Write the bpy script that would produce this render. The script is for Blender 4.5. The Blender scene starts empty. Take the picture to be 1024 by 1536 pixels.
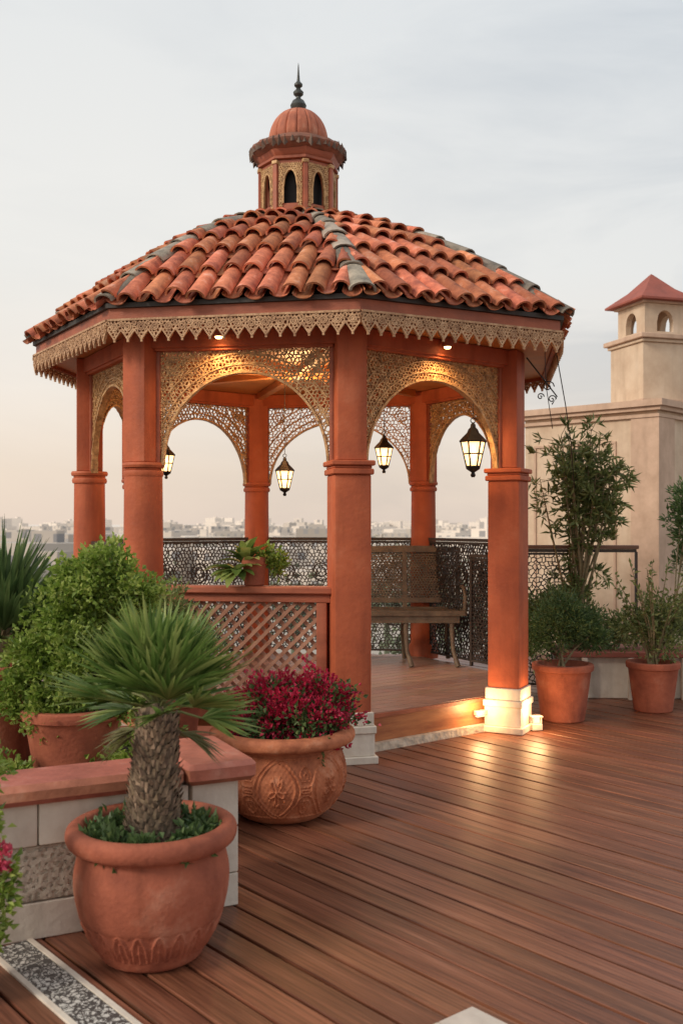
import bpy, math, random
import numpy as np
from mathutils import Vector, Matrix
R=random.Random(7); NR=np.random.RandomState(5)
scene=bpy.context.scene
rad=math.radians
# ---------------------------------------------------------------- builders
class MB:
    def __init__(s): s.v=[]; s.f=[]
    def add(s,vs,fs):
        b=len(s.v); s.v.extend([tuple(p) for p in vs]); s.f.extend([tuple(b+i for i in f) for f in fs])
    def box(s,c,size,rot=0.0,bev=0.0):
        cx,cy,cz=c; hx,hy,hz=[d/2 for d in size]; ca,sa=math.cos(rot),math.sin(rot)
        if bev<=0:
            pts=[(-hx,-hy),(hx,-hy),(hx,hy),(-hx,hy)]
            s.prism([(cx+x*ca-y*sa,cy+x*sa+y*ca) for x,y in pts],cz-hz,cz+hz); return
        b=bev
        def ring(i):
            o=[]
            for sx,sy in((-1,-1),(1,-1),(1,1),(-1,1)):
                k=max(b-i,0.0005)
                a1=(sx*(hx-i),sy*(hy-i-k)); a2=(sx*(hx-i-k),sy*(hy-i))
                m=(sx*(hx-i-k*0.29),sy*(hy-i-k*0.29))
                seq=[a1,m,a2] if sx*sy>0 else [a2,m,a1]
                o+=seq
            return [(cx+x*ca-y*sa,cy+x*sa+y*ca) for x,y in o]
        lv=[(ring(b*0.6),cz-hz),(ring(0),cz-hz+min(b,hz)*0.6),(ring(0),cz+hz-min(b,hz)*0.6),(ring(b*0.6),cz+hz)]
        vs=[];n=12
        for r,z in lv: vs+=[(x,y,z) for x,y in r]
        fs=[tuple(range(n-1,-1,-1)),tuple(3*n+i for i in range(n))]
        for l in range(3):
            for i in range(n): j=(i+1)%n; fs.append((l*n+i,l*n+j,(l+1)*n+j,(l+1)*n+i))
        s.add(vs,fs)
    def prism(s,poly,z0,z1,caps=True):
        n=len(poly)
        vs=[(x,y,z0) for x,y in poly]+[(x,y,z1) for x,y in poly]
        fs=[(i,(i+1)%n,n+(i+1)%n,n+i) for i in range(n)]
        if caps: fs+=[tuple(range(n-1,-1,-1)),tuple(range(n,2*n))]
        s.add(vs,fs)
    def lathe(s,c,prof,seg=32,disp=None,rot=0.0,caps=False):
        vs=[];m=len(prof)
        for r,z in prof:
            for i in range(seg):
                th=2*math.pi*i/seg+rot
                rr=r+(disp(th,z,r) if disp else 0)
                vs.append((c[0]+rr*math.cos(th),c[1]+rr*math.sin(th),c[2]+z))
        fs=[]
        for l in range(m-1):
            for i in range(seg):
                j=(i+1)%seg; fs.append((l*seg+i,l*seg+j,(l+1)*seg+j,(l+1)*seg+i))
        if caps: fs+= [tuple(range(seg-1,-1,-1)),tuple((m-1)*seg+i for i in range(seg))]
        s.add(vs,fs)
    def tube(s,pts,rr,seg=6):
        pts=[Vector(p) for p in pts]; n=len(pts); vs=[];fs=[]
        if not isinstance(rr,(list,tuple)): rr=[rr]*n
        for k,p in enumerate(pts):
            d=(pts[min(k+1,n-1)]-pts[max(k-1,0)])
            if d.length<1e-9: d=Vector((0,0,1))
            d.normalize()
            a=d.cross(Vector((0.31,0.12,0.94) if abs(d.z)<.9 else (1,0,0))).normalized(); b=d.cross(a)
            for i in range(seg):
                t=2*math.pi*i/seg; vs.append(p+(a*math.cos(t)+b*math.sin(t))*rr[k])
        for k in range(n-1):
            for i in range(seg):
                j=(i+1)%seg; fs.append((k*seg+i,k*seg+j,(k+1)*seg+j,(k+1)*seg+i))
        fs+=[tuple(range(seg-1,-1,-1)),tuple((n-1)*seg+i for i in range(seg))]
        s.add(vs,fs)
    def bar(s,O,U,V,N,p,q,w,t):
        dx,dy=q[0]-p[0],q[1]-p[1]; l=math.hypot(dx,dy)
        if l<1e-5: return
        ex,ey=-dy/l*w/2,dx/l*w/2
        t=t*(0.9+0.2*R.random())/2
        vs=[]
        for sg in(-1,1):
            for (x,y) in((p[0]-ex,p[1]-ey),(q[0]-ex,q[1]-ey),(q[0]+ex,q[1]+ey),(p[0]+ex,p[1]+ey)):
                vs.append((O[0]+U[0]*x+V[0]*y+N[0]*t*sg,O[1]+U[1]*x+V[1]*y+N[1]*t*sg,O[2]+U[2]*x+V[2]*y+N[2]*t*sg))
        s.add(vs,[(3,2,1,0),(4,5,6,7),(0,1,5,4),(2,3,7,6),(1,2,6,5),(3,0,4,7)])
    def poly(s,O,U,V,N,pts,w,t):
        for a,b in zip(pts,pts[1:]): s.bar(O,U,V,N,a,b,w,t)
    def filigree(s,O,U,V,N,inside,b,a,w,t,jit=.35):
        u0,u1,v0,v1=b; cx=a*math.sqrt(3)/2
        ni=int((u1-u0)/cx)+4; nj=int((v1-v0)/(1.5*a))+4
        P={}
        for j in range(nj):
            for i in range(ni):
                P[i,j]=(u0-cx+i*cx+R.uniform(-jit,jit)*a, v0-1.5*a+j*1.5*a+(a/2 if (i+j)%2 else 0)+R.uniform(-jit,jit)*a)
        def seg(p,q):
            ip,iq=inside(*p),inside(*q)
            if not ip and not iq: return
            if ip!=iq:
                if iq: p,q=q,p
                lo,hi=0.,1.
                for _ in range(7):
                    m=(lo+hi)/2
                    if inside(p[0]+(q[0]-p[0])*m,p[1]+(q[1]-p[1])*m): lo=m
                    else: hi=m
                q=(p[0]+(q[0]-p[0])*lo,p[1]+(q[1]-p[1])*lo)
            s.bar(O,U,V,N,p,q,w*R.uniform(.7,1.35),t)
        for (i,j),p in P.items():
            if (i+1,j) in P: seg(p,P[i+1,j])
            if (i+j)%2 and (i,j+1) in P: seg(p,P[i,j+1])
    def leaves(s,P,D,L,W,up=.25):
        n=len(P)
        D=D/np.maximum(np.linalg.norm(D,axis=1,keepdims=True),1e-6)
        rnd=NR.normal(size=(n,3)); S=np.cross(D,rnd); S/=np.maximum(np.linalg.norm(S,axis=1,keepdims=True),1e-6)
        Nn=np.cross(S,D)
        L=np.asarray(L).reshape(-1,1)*np.ones((n,1)); W=np.asarray(W).reshape(-1,1)*np.ones((n,1))
        a=P; t=P+D*L-Nn*L*.12; m=P+D*L*.45+Nn*L*up*.3
        l=m+S*W*.5+Nn*W*up; r=m-S*W*.5+Nn*W*up
        V=np.stack([a,l,t,r],1).reshape(-1,3)
        b=len(s.v); s.v.extend(map(tuple,V.tolist()))
        for k in range(n):
            o=b+4*k; s.f.append((o,o+1,o+2)); s.f.append((o,o+2,o+3))
    def bush(s,blobs,nclump,per,L,W,cr=.05,upb=.5):
        vol=np.array([bb[3]**2 for bb in blobs]); vol/=vol.sum()
        for _ in range(nclump):
            bb=blobs[NR.choice(len(blobs),p=vol)]
            d=NR.normal(size=3); d/=np.linalg.norm(d)
            rr=bb[3]*(NR.rand()**.45)*(1+.2*math.sin(5*d[0]+9*d[2]+bb[0]*7))*NR.uniform(.85,1.18)
            sc=np.array(bb[4]) if len(bb)>4 else np.ones(3)
            c=np.array(bb[:3])+d*rr*sc
            n=int(per*NR.uniform(.5,1.5))
            P=c+NR.normal(size=(n,3))*cr*.55
            D=(P-c)/cr+d*.8+np.array([0,0,upb])+NR.normal(size=(n,3))*.5
            s.leaves(P,D,L*NR.uniform(.6,1.25,n),W*NR.uniform(.7,1.2,n))
def setpar(o,par):
    if par is not None:
        o.parent=par; o.matrix_parent_inverse=Matrix.Translation(-Vector(par.location))
def obj(name,mb,mat,par=None,sharp=35,mat4=None):
    me=bpy.data.meshes.new(name); me.from_pydata(mb.v,[],mb.f); me.update()
    me.materials.append(mat); me.shade_smooth(); me.set_sharp_from_angle(angle=rad(sharp))
    o=bpy.data.objects.new(name,me); scene.collection.objects.link(o)
    if mat4 is not None: o.matrix_world=mat4
    setpar(o,par); return o
def empty(name,loc=(0,0,0)):
    o=bpy.data.objects.new(name,None); o.location=loc; o.empty_display_size=.2
    scene.collection.objects.link(o); return o
# ---------------------------------------------------------------- materials
def base(name):
    m=bpy.data.materials.new(name); m.use_nodes=True; nt=m.node_tree
    return m,nt,nt.nodes['Principled BSDF']
def N(nt,t,**k):
    n=nt.nodes.new(t)
    for a,b in k.items(): setattr(n,a,b)
    return n
def mk(name,c1,c2=None,scale=3,rough=.7,bump=.15,bscale=50,isl=0,metal=0,stretch=(1,1,1),c3=None,rvar=.1,bdist=.01,spec=.5,hue=.01,grime=0,grain=0):
    m,nt,p=base(name); L=nt.links.new
    tc=N(nt,'ShaderNodeTexCoord'); mp=N(nt,'ShaderNodeMapping'); mp.inputs['Scale'].default_value=stretch
    L(tc.outputs['Object'],mp.inputs['Vector'])
    src=mp.outputs['Vector']
    if isl:
        geo=N(nt,'ShaderNodeNewGeometry')
        va=N(nt,'ShaderNodeVectorMath',operation='MULTIPLY_ADD'); cb=N(nt,'ShaderNodeCombineXYZ')
        for i in range(3): L(geo.outputs['Random Per Island'],cb.inputs[i])
        L(cb.outputs[0],va.inputs[0]); va.inputs[1].default_value=(17,23,31); L(src,va.inputs[2]); src=va.outputs[0]
    no=N(nt,'ShaderNodeTexNoise'); no.inputs['Scale'].default_value=scale; no.inputs['Detail'].default_value=5; no.inputs['Roughness'].default_value=.64
    L(src,no.inputs['Vector'])
    cr=N(nt,'ShaderNodeValToRGB'); e=cr.color_ramp.elements
    e[0].position=.32; e[1].position=.66
    e[0].color=(*(c2 or [x*.7 for x in c1]),1); e[1].color=(*c1,1)
    if c3: e[1].position=.56; x=cr.color_ramp.elements.new(.74); x.color=(*c3,1)
    L(no.outputs['Fac'],cr.inputs['Fac'])
    col=cr.outputs['Color']
    if isl:
        hs=N(nt,'ShaderNodeHueSaturation'); mr=N(nt,'ShaderNodeMapRange')
        mr.inputs['To Min'].default_value=1-isl; mr.inputs['To Max'].default_value=1+isl
        L(geo.outputs['Random Per Island'],mr.inputs['Value']); L(mr.outputs[0],hs.inputs['Value']); L(col,hs.inputs['Color'])
        mh=N(nt,'ShaderNodeMath',operation='MULTIPLY'); mh.inputs[1].default_value=7.31; L(geo.outputs['Random Per Island'],mh.inputs[0])
        fr=N(nt,'ShaderNodeMath',operation='FRACT'); L(mh.outputs[0],fr.inputs[0])
        m2=N(nt,'ShaderNodeMapRange'); m2.inputs['To Min'].default_value=.5-hue; m2.inputs['To Max'].default_value=.5+hue
        L(fr.outputs[0],m2.inputs['Value']); L(m2.outputs[0],hs.inputs['Hue']); col=hs.outputs['Color']
    if grain:
        ng=N(nt,'ShaderNodeTexNoise'); ng.inputs['Scale'].default_value=1; ng.inputs['Detail'].default_value=4
        mg=N(nt,'ShaderNodeMapping'); mg.inputs['Scale'].default_value=(3,90,90); L(tc.outputs['Object'],mg.inputs['Vector']); L(mg.outputs[0],ng.inputs['Vector'])
        cg=N(nt,'ShaderNodeMapRange'); cg.inputs['From Min'].default_value=.42; cg.inputs['From Max'].default_value=.66; cg.inputs['To Max'].default_value=grain; L(ng.outputs['Fac'],cg.inputs['Value'])
        mxg=N(nt,'ShaderNodeMix',data_type='RGBA',blend_type='MULTIPLY'); L(cg.outputs[0],mxg.inputs[0]); L(col,mxg.inputs[6]); mxg.inputs[7].default_value=(.40,.36,.34,1); col=mxg.outputs[2]
    if grime:
        n2=N(nt,'ShaderNodeTexNoise'); n2.inputs['Scale'].default_value=1.0; n2.inputs['Detail'].default_value=4
        mp2=N(nt,'ShaderNodeMapping'); mp2.inputs['Scale'].default_value=(9,9,1.1); L(tc.outputs['Object'],mp2.inputs['Vector']); L(mp2.outputs[0],n2.inputs['Vector'])
        c4=N(nt,'ShaderNodeMapRange'); c4.inputs['From Min'].default_value=.5; c4.inputs['From Max'].default_value=.72; c4.inputs['To Max'].default_value=grime; L(n2.outputs['Fac'],c4.inputs['Value'])
        mxg=N(nt,'ShaderNodeMix',data_type='RGBA',blend_type='MULTIPLY'); L(c4.outputs[0],mxg.inputs[0]); L(col,mxg.inputs[6]); mxg.inputs[7].default_value=(.45,.42,.40,1); col=mxg.outputs[2]
    L(col,p.inputs['Base Color'])
    mr=N(nt,'ShaderNodeMapRange'); mr.inputs['To Min'].default_value=rough-rvar; mr.inputs['To Max'].default_value=rough+rvar
    L(no.outputs['Fac'],mr.inputs['Value']); L(mr.outputs[0],p.inputs['Roughness'])
    p.inputs['Metallic'].default_value=metal; p.inputs['Specular IOR Level'].default_value=spec
    nb=N(nt,'ShaderNodeTexNoise'); nb.inputs['Scale'].default_value=bscale; nb.inputs['Detail'].default_value=3; L(src,nb.inputs['Vector'])
    bp=N(nt,'ShaderNodeBump'); bp.inputs['Strength'].default_value=bump; bp.inputs['Distance'].default_value=bdist
    L(nb.outputs['Fac'],bp.inputs['Height']); L(bp.outputs[0],p.inputs['Normal'])
    return m
def leafmat(name,dark,mid,light,trans=.3,rough=.5):
    m,nt,p=base(name); L=nt.links.new
    geo=N(nt,'ShaderNodeNewGeometry'); tc=N(nt,'ShaderNodeTexCoord'); no=N(nt,'ShaderNodeTexNoise'); no.inputs['Scale'].default_value=9; no.inputs['Detail'].default_value=1
    L(tc.outputs['Object'],no.inputs['Vector'])
    ad=N(nt,'ShaderNodeMath',operation='ADD'); L(geo.outputs['Random Per Island'],ad.inputs[0]); L(no.outputs['Fac'],ad.inputs[1])
    hf=N(nt,'ShaderNodeMath',operation='MULTIPLY'); hf.inputs[1].default_value=.5; L(ad.outputs[0],hf.inputs[0])
    cr=N(nt,'ShaderNodeValToRGB'); e=cr.color_ramp.elements; e[0].position=.15; e[0].color=(*dark,1); e[1].position=.82; e[1].color=(*light,1)
    x=e.new(.48); x.color=(*mid,1); L(hf.outputs[0],cr.inputs['Fac']); L(cr.outputs[0],p.inputs['Base Color'])
    p.inputs['Roughness'].default_value=rough
    tr=N(nt,'ShaderNodeBsdfTranslucent'); L(cr.outputs[0],tr.inputs['Color'])
    mx=N(nt,'ShaderNodeMixShader'); mx.inputs[0].default_value=trans
    L(p.outputs[0],mx.inputs[1]); L(tr.outputs[0],mx.inputs[2]); L(mx.outputs[0],nt.nodes['Material Output'].inputs['Surface'])
    return m
def emit(name,c,s,trans=0):
    m,nt,p=base(name); L=nt.links.new
    e=N(nt,'ShaderNodeEmission'); e.inputs[0].default_value=(*c,1); e.inputs[1].default_value=s
    out=nt.nodes['Material Output']
    if trans:
        t=N(nt,'ShaderNodeBsdfTransparent'); mx=N(nt,'ShaderNodeMixShader'); mx.inputs[0].default_value=trans
        L(e.outputs[0],mx.inputs[1]); L(t.outputs[0],mx.inputs[2]); L(mx.outputs[0],out.inputs[0])
    else: L(e.outputs[0],out.inputs[0])
    try: m.cycles.emission_sampling='NONE'
    except Exception: pass
    return m
TERRA=mk('terracotta_plaster',(.48,.115,.046),(.36,.082,.035),2.6,.62,.3,35,c3=(.54,.165,.08),grime=.5,spec=.35)
TERRA_D=mk('terracotta_wood',(.43,.12,.058),(.28,.075,.037),3,.55,.2,40,stretch=(1,1,3),grime=.4)
CEIL=mk('ceiling_wood',(.62,.27,.09),(.46,.18,.055),4,.5,.1,60)
POT=mk('clay_pot',(.40,.12,.068),(.26,.075,.045),5,.78,.35,60,c3=(.50,.21,.135),spec=.25,grime=.5)
POTC=mk('clay_pot_carved',(.52,.18,.085),(.31,.095,.045),7,.75,.5,40,c3=(.64,.31,.19),bdist=.01,spec=.3,grime=.4)
TILE=mk('roof_clay_tile',(.58,.20,.10),(.29,.095,.055),9,.8,.45,45,isl=.34,c3=(.66,.36,.26),spec=.25)
RIDGE=mk('ridge_tile_weathered',(.33,.28,.22),(.14,.125,.105),8,.85,.6,35,isl=.3,c3=(.42,.34,.28))
DARK=mk('dark_gutter',(.05,.045,.04),(.03,.025,.022),6,.6,.1)
IRON=mk('wrought_iron',(.035,.03,.027),(.018,.016,.015),12,.45,.2,80,metal=.6)
RAILM=mk('railing_iron',(.075,.055,.042),(.04,.03,.024),12,.5,.2,80,metal=.2)
BENCHM=mk('bench_aged_bronze',(.20,.145,.09),(.10,.07,.045),12,.5,.3,80)
GOLD=mk('gilt_carving',(.60,.36,.16),(.27,.14,.055),22,.5,.6,90,metal=.05,c3=(.76,.53,.28))
LACEM=mk('lace_trim',(.55,.33,.18),(.30,.15,.075),18,.6,.6,90,c3=(.70,.48,.30))
BRZ=mk('patina_bronze',(.09,.10,.09),(.05,.05,.05),10,.45,.3,60,metal=.5)
DECK=mk('deck_board_wood',(.235,.088,.046),(.13,.046,.025),2.2,.42,.4,14,isl=.22,stretch=(.35,7,7),c3=(.33,.145,.085),rvar=.07,bdist=.004,spec=.45,hue=.004,grain=.75)
FLOORM=mk('gazebo_floor_wood',(.42,.24,.17),(.28,.155,.10),3,.38,.12,20,isl=.10,stretch=(.5,5,5),bdist=.003)
STEP=mk('step_wood',(.45,.18,.07),(.27,.09,.04),4,.4,.2,25,stretch=(.6,.6,5),bdist=.004)
WHITE=mk('white_plaster',(.76,.69,.59),(.60,.52,.43),5,.78,.3,30,grime=.35)
STONE=mk('pale_stone',(.64,.56,.46),(.40,.34,.27),14,.85,.9,22,bdist=.02)
CREAM=mk('cream_wall',(.66,.51,.37),(.55,.40,.28),2.5,.85,.25,18,c3=(.72,.58,.45),grime=.25)
CREAM2=mk('cream_trim',(.64,.45,.33),(.50,.34,.24),4,.8,.2,25,grime=.25)
BARK=mk('palm_bark',(.34,.24,.16),(.11,.075,.05),20,.9,.6,50,isl=.4)
STEM=mk('plant_stem',(.30,.23,.12),(.16,.12,.065),20,.8,.3,60)
SOIL=mk('soil',(.05,.035,.025),(.02,.015,.01),30,.95,.8,50)
BRICKR=mk('red_brick_bed',(.38,.12,.065),(.24,.07,.04),8,.8,.4,30)
REDROOF=mk('small_tower_roof',(.36,.10,.07),(.25,.07,.05),6,.8,.3,40)
LF_LIGHT=leafmat('leaf_light_green',(.07,.13,.018),(.24,.36,.055),(.50,.58,.17),.4)
LF_PALM=leafmat('leaf_palm',(.05,.10,.022),(.15,.25,.055),(.38,.44,.14),.35,.42)
LF_DARK=leafmat('leaf_dark_green',(.035,.07,.022),(.09,.155,.05),(.20,.28,.10))
LF_OLIVE=leafmat('leaf_olive',(.07,.095,.03),(.19,.24,.075),(.38,.40,.16),.35)
FL_RED=leafmat('petal_crimson',(.17,.004,.018),(.46,.012,.05),(.68,.05,.13),.2)
FL_PINK=leafmat('petal_pink',(.5,.03,.08),(.6,.06,.12),(.7,.15,.2),.2)
GLASS=emit('lamp_glass_glow',(1,.56,.22),4.2,.3)
BULB=emit('bulb_glow',(1,.6,.25),12)
# ---------------------------------------------------------------- gazebo geometry
C=Vector((-.37,8.6))
cols=[(.05,6.77),(1.29,7.75),(1.47,9.0),(.83,10.15),(-.88,10.4),(-1.95,9.55),(-2.05,8.15),(-1.38,6.98)]
cols=[Vector(c) for c in cols]
eave=[C+Vector((math.sin(rad(12.5+45*i)),-math.cos(rad(12.5+45*i))))*2.27 for i in range(8)]
eave[1]=Vector((1.55,7.10)); eave[6]=Vector((-2.47,8.10)); eave[7]=Vector((-1.555,6.70))
FZ=.26
G=empty('gazebo',(C.x,C.y,0))
up=Vector((0,0,1))
def frame(a,b):
    d=(b-a); L=d.length; d.normalize(); return Vector((a.x,a.y,0)),Vector((d.x,d.y,0)),Vector((d.y,-d.x,0)),L
low=MB();upp=MB();ring=MB();pl=MB()
for i,c in enumerate(cols):
    ang=math.atan2(c.y-C.y,c.x-C.x)
    if i in(0,1):
        low.box((c.x,c.y,(.32+1.93)/2),(.255,.255,1.93-.32),ang,.022)
        for z0,z1,h in((0,.05,.33),(.05,.20,.29),(.20,.25,.31),(.25,.34,.28)):
            pl.box((c.x,c.y,(z0+z1)/2),(h,h,z1-z0),ang,.008)
    else:
        k=1.08 if i==7 else 1
        low.lathe((c.x,c.y,0),[(.15*k,FZ-.02),(.15*k,FZ+.1),(.132*k,FZ+.13),(.130*k,1.0),(.122*k,1.93)],24)
    for z0,z1,h in((1.925,1.965,.285),(1.965,1.985,.262),(1.985,2.02,.30)):
        if i in(0,1): ring.box((c.x,c.y,(z0+z1)/2),(h,h,z1-z0),ang,.012)
        else: ring.lathe((c.x,c.y,0),[(0,z0),(h*.47,z0),(h*.49,(z0+z1)/2),(h*.47,z1),(0,z1)],24)
    upp.box((c.x,c.y,(2.02+2.925)/2),(.205,.205,2.925-2.02),ang,.012)
obj('column_shafts',low,TERRA,G); obj('column_uppers',upp,TERRA,G); obj('column_rings',ring,TERRA,G); obj('column_plinths',pl,WHITE,G)
beam=MB();fil=MB();frm=MB()
for i in range(8):
    a,b=cols[i],cols[(i+1)%8]
    O,U,Nn,L=frame(a,b)
    ang=math.atan2(U.y,U.x); mid=(a+b)/2
    beam.box((mid.x,mid.y,2.865),(L-.15,.15,.115),ang,.006)
    beam.box((mid.x,mid.y,2.80),(L-.2,.11,.022),ang,.003)
    e=.115
    for uu in(e,L-e):
        p=a+Vector((U.x,U.y))*uu
        frm.box((p.x,p.y,(2.0+2.79)/2+.01),(.028,.06,.77),ang,.004)
    u0,u1=.13,L-.13; h=(u1-u0)/2; m=(u0+u1)/2; ah=h-.012; zs=2.0; H=.64
    def arch(u,ah=ah,m=m,off=0):
        x=min(abs(u-m)/(ah+off),1); return zs+(H+off)*(1-x**2.0)**.5
    def ins(u,v): return u0<=u<=u1 and arch(u)<v<2.79 and v>1.99
    back = i in (2,3,4,5)
    fil.filigree(O,U,up,Nn,ins,(u0,u1,1.98,2.80),.0165 if not back else .021,.0075 if not back else .007,.022,.5)
    n=40
    for off,w,t in((0,.016,.05),(.055,.009,.034),(.13,.009,.034),(.22,.009,.034)):
        pts=[]
        for k in range(n+1):
            th=math.pi*k/n; x=-math.cos(th)*.99999; u=m+x*(ah+off)
            if u<u0-.001 or u>u1+.001: continue
            pts.append((u,arch(u,off=off)))
        pts=[q for q in pts if q[1]<2.79]
        for q0,q1 in zip(pts,pts[1:]):
            if abs(q1[0]-q0[0])<.2: fil.bar(O,U,up,Nn,q0,q1,w,t)
    for ru in(u0+.10,u1-.10):
        for rr_ in(.03,.06):
            fil.poly(O,U,up,Nn,[(ru+rr_*math.cos(t*math.pi/8),2.69+rr_*math.sin(t*math.pi/8)) for t in range(17)],.008,.034)
obj('arch_beams',beam,TERRA,G); obj('arch_filigree',fil,GOLD,G,80); obj('arch_frames',frm,TERRA_D,G)
sc=lambda P,k:[((C+(p-C)*k).x,(C+(p-C)*k).y) for p in P]
so=MB(); so.prism(sc(eave,.985),2.928,2.95); obj('ceiling_soffit',so,CEIL,G)
rb=MB()
for i in range(8):
    p=C+(cols[i]-C)*.9; q=C+(cols[i]-C)*.08; md=(p+q)/2; dd=p-q; rb.box((md.x,md.y,2.895+.002*(i%2)),(dd.length,.07,.062),math.atan2(dd.y,dd.x),.004)
rb.lathe((C.x,C.y,2.85),[(0,0),(.16,0),(.18,.02),(.18,.075)],8)
obj('ceiling_ribs',rb,CEIL,G)
fa=MB();gu=MB();lace=MB();lt=MB()
for i in range(8):
    a,b=eave[i],eave[(i+1)%8]; O,U,Nn,L=frame(a,b); ang=math.atan2(U.y,U.x); mid=(a+b)/2
    fa.prism([tuple(a),tuple(b),tuple(C+(b-C)*.985),tuple(C+(a-C)*.985)],2.90,3.035)
    g0,g1=C+(a-C)*1.012,C+(b-C)*1.012
    gu.prism([tuple(g0),tuple(g1),tuple(C+(b-C)*.96),tuple(C+(a-C)*.96)],3.037,3.068)
    O2=O+Nn*.016
    nt_=round(L/.095); per=L/nt_
    def ins(u,v,per=per,L=L):
        if u<0 or u>L or v>2.955: return False
        ph=(u/per)%1; return v>2.825+.06*abs(ph-.5)*2
    lace.filigree(O2,U,up,Nn,ins,(0,L,2.82,2.96),.0145,.009,.014,.3)
    pts=[]
    for k in range(nt_): pts+=[(k*per,2.888),((k+.25)*per,2.856),((k+.5)*per,2.822),((k+.75)*per,2.856)]
    pts.append((L,2.888)); lace.poly(O2,U,up,Nn,pts,.010,.018)
    lace.bar(O2,U,up,Nn,(0,2.955),(L,2.955),.014,.026)
    for k in range(nt_):
        u=(k+.5)*per
        for rr_ in(.012,.024):
            q=[(u+rr_*math.cos(t*math.pi/4),2.905+rr_*math.sin(t*math.pi/4)) for t in range(9)]
            lace.poly(O2,U,up,Nn,q,.008,.02)
        lace.bar(O2,U,up,Nn,(u,2.828),(u,2.806),.014,.014)
        q=[(k*per+.014*math.cos(t*math.pi/3),2.930+.014*math.sin(t*math.pi/3)) for t in range(7)]; lace.poly(O2,U,up,Nn,q,.007,.02)
obj('fascia',fa,TERRA_D,G); obj('gutter_edge',gu,DARK,G); obj('lace_trim',lace,LACEM,G,80)
# roof
KT=.13; Z0=3.06; RH=1.03
kk=lambda s:1-s*(1-KT)
zz=lambda s:Z0+RH*(1-max(1-s,0)**1.55)
tl=MB();bs=MB();rg=MB()
NC=7
for i in range(8):
    a,b=eave[i],eave[(i+1)%8]; d=(b-a).normalized(); Fp=a+d*((C-a).dot(d)); uL=(a-Fp).dot(d)*1.01; uR=(b-Fp).dot(d)*1.01
    out=(Fp-C); A0=out.length; on=out.normalized()
    def pos(u,s,h):
        k=kk(s); ds=.01; dz=(zz(s+ds)-zz(s-ds)); dr=A0*(kk(s+ds)-kk(s-ds)); l=math.hypot(dz,dr)
        nr,nz=dz/l,-dr/l
        lo,hi=uL*k-.005,uR*k+.005; u=min(max(u,lo),hi)
        p=C+on*(A0*k*1.01+nr*h)+d*u
        return (p.x,p.y,zz(s)+nz*h)
    vs=[];fs=[]
    for c in range(13):
        s=c/12; vs+=[pos(-9,s,-.012),pos(9,s,-.012)]
        if c: fs.append((2*c-2,2*c-1,2*c+1,2*c))
    bs.add(vs,fs)
    pitch=.158; n=int((uR-uL)/pitch)+2; off=R.uniform(-.03,.03)
    for kind in(0,1):
        for c in range(NC):
            for j in range(-n//2-2,n//2+3):
                uc=(j+.5*kind)*pitch+off
                s0=c/NC-.012; s1=min((c+1)/NC+.03,1.0); k0=kk((s0+s1)/2)
                if uc<uL*k0-.05 or uc>uR*k0+.05: continue
                r0=.068*R.uniform(.95,1.05); r1=r0*.82; js=R.uniform(-.012,.012); ju=R.uniform(-.008,.008); jh=R.uniform(0,.010); jr=R.uniform(-.007,.007)
                vs=[];M=9
                for (s,r,h,uu) in((s0+js,r0,.042+jh,uc+ju),(s1,r1,.004,uc+ju+jr)):
                    for q in range(M):
                        t=math.pi*q/(M-1)
                        if kind==0: vs.append(pos(uu+r*math.cos(t),s,h+r*math.sin(t)*.95))
                        else: vs.append(pos(uu+r*math.cos(t),s,h+.012-r*math.sin(t)*.55))
                for q in range(M):
                    t=math.pi*q/(M-1); r=r0-.014
                    if kind==0: vs.append(pos(uc+ju+r*math.cos(t),s0+js,.042+jh+r*math.sin(t)*.95))
                    else: vs.append(pos(uc+ju+r*math.cos(t),s0+js,.042+.012-.014+jh-r*math.sin(t)*.55))
                for q in range(M):
                    t=math.pi*q/(M-1); r=r0-.014
                    if kind==0: vs.append(pos(uc+ju+r*math.cos(t),s0+.06,.032+jh+r*math.sin(t)*.95))
                    else: vs.append(pos(uc+ju+r*math.cos(t),s0+.06,.03-.002+jh-r*math.sin(t)*.55))
                fs=[]
                for q in range(M-1):
                    fs.append((q,q+1,M+q+1,M+q)); fs.append((2*M+q,2*M+q+1,q+1,q)); fs.append((3*M+q,3*M+q+1,2*M+q+1,2*M+q))
                tl.add(vs,fs)
    E=eave[i]-C; dn=E.normalized(); sd=Vector((-dn.y,dn.x)); EL=E.length*1.005; nh=8
    def hp(s,lat,h):
        k=kk(s); ds=.01; dz=(zz(s+ds)-zz(s-ds)); dr=EL*(kk(s+ds)-kk(s-ds)); l=math.hypot(dz,dr)
        p=C+dn*(EL*k+dz/l*h)+sd*lat
        return (p.x,p.y,zz(s)-dr/l*h)
    for c in range(nh):
        s0=c/nh-.01; s1=min((c+1)/nh+.02,1); r0=.088*R.uniform(.93,1.07); r1=r0*.88; jl=R.uniform(-.008,.008)
        vs=[];M=9
        for (s,r,h) in((s0,r0,.052),(s1,r1,.036),(s0,r0-.016,.052),(s0+.05,r0-.016,.044)):
            for q in range(M):
                t=math.pi*(q/(M-1)*1.1-.05); vs.append(hp(s,jl+r*math.cos(t),h+r*math.sin(t)*.62-.01))
        fs=[]
        for q in range(M-1): fs+=[(q,q+1,M+q+1,M+q),(2*M+q,2*M+q+1,q+1,q),(3*M+q,3*M+q+1,2*M+q+1,2*M+q)]
        rg.add(vs,fs)
obj('roof_deck',bs,DARK,G); obj('roof_tiles',tl,TILE,G,50); obj('hip_ridge_tiles',rg,RIDGE,G,50)
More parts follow.
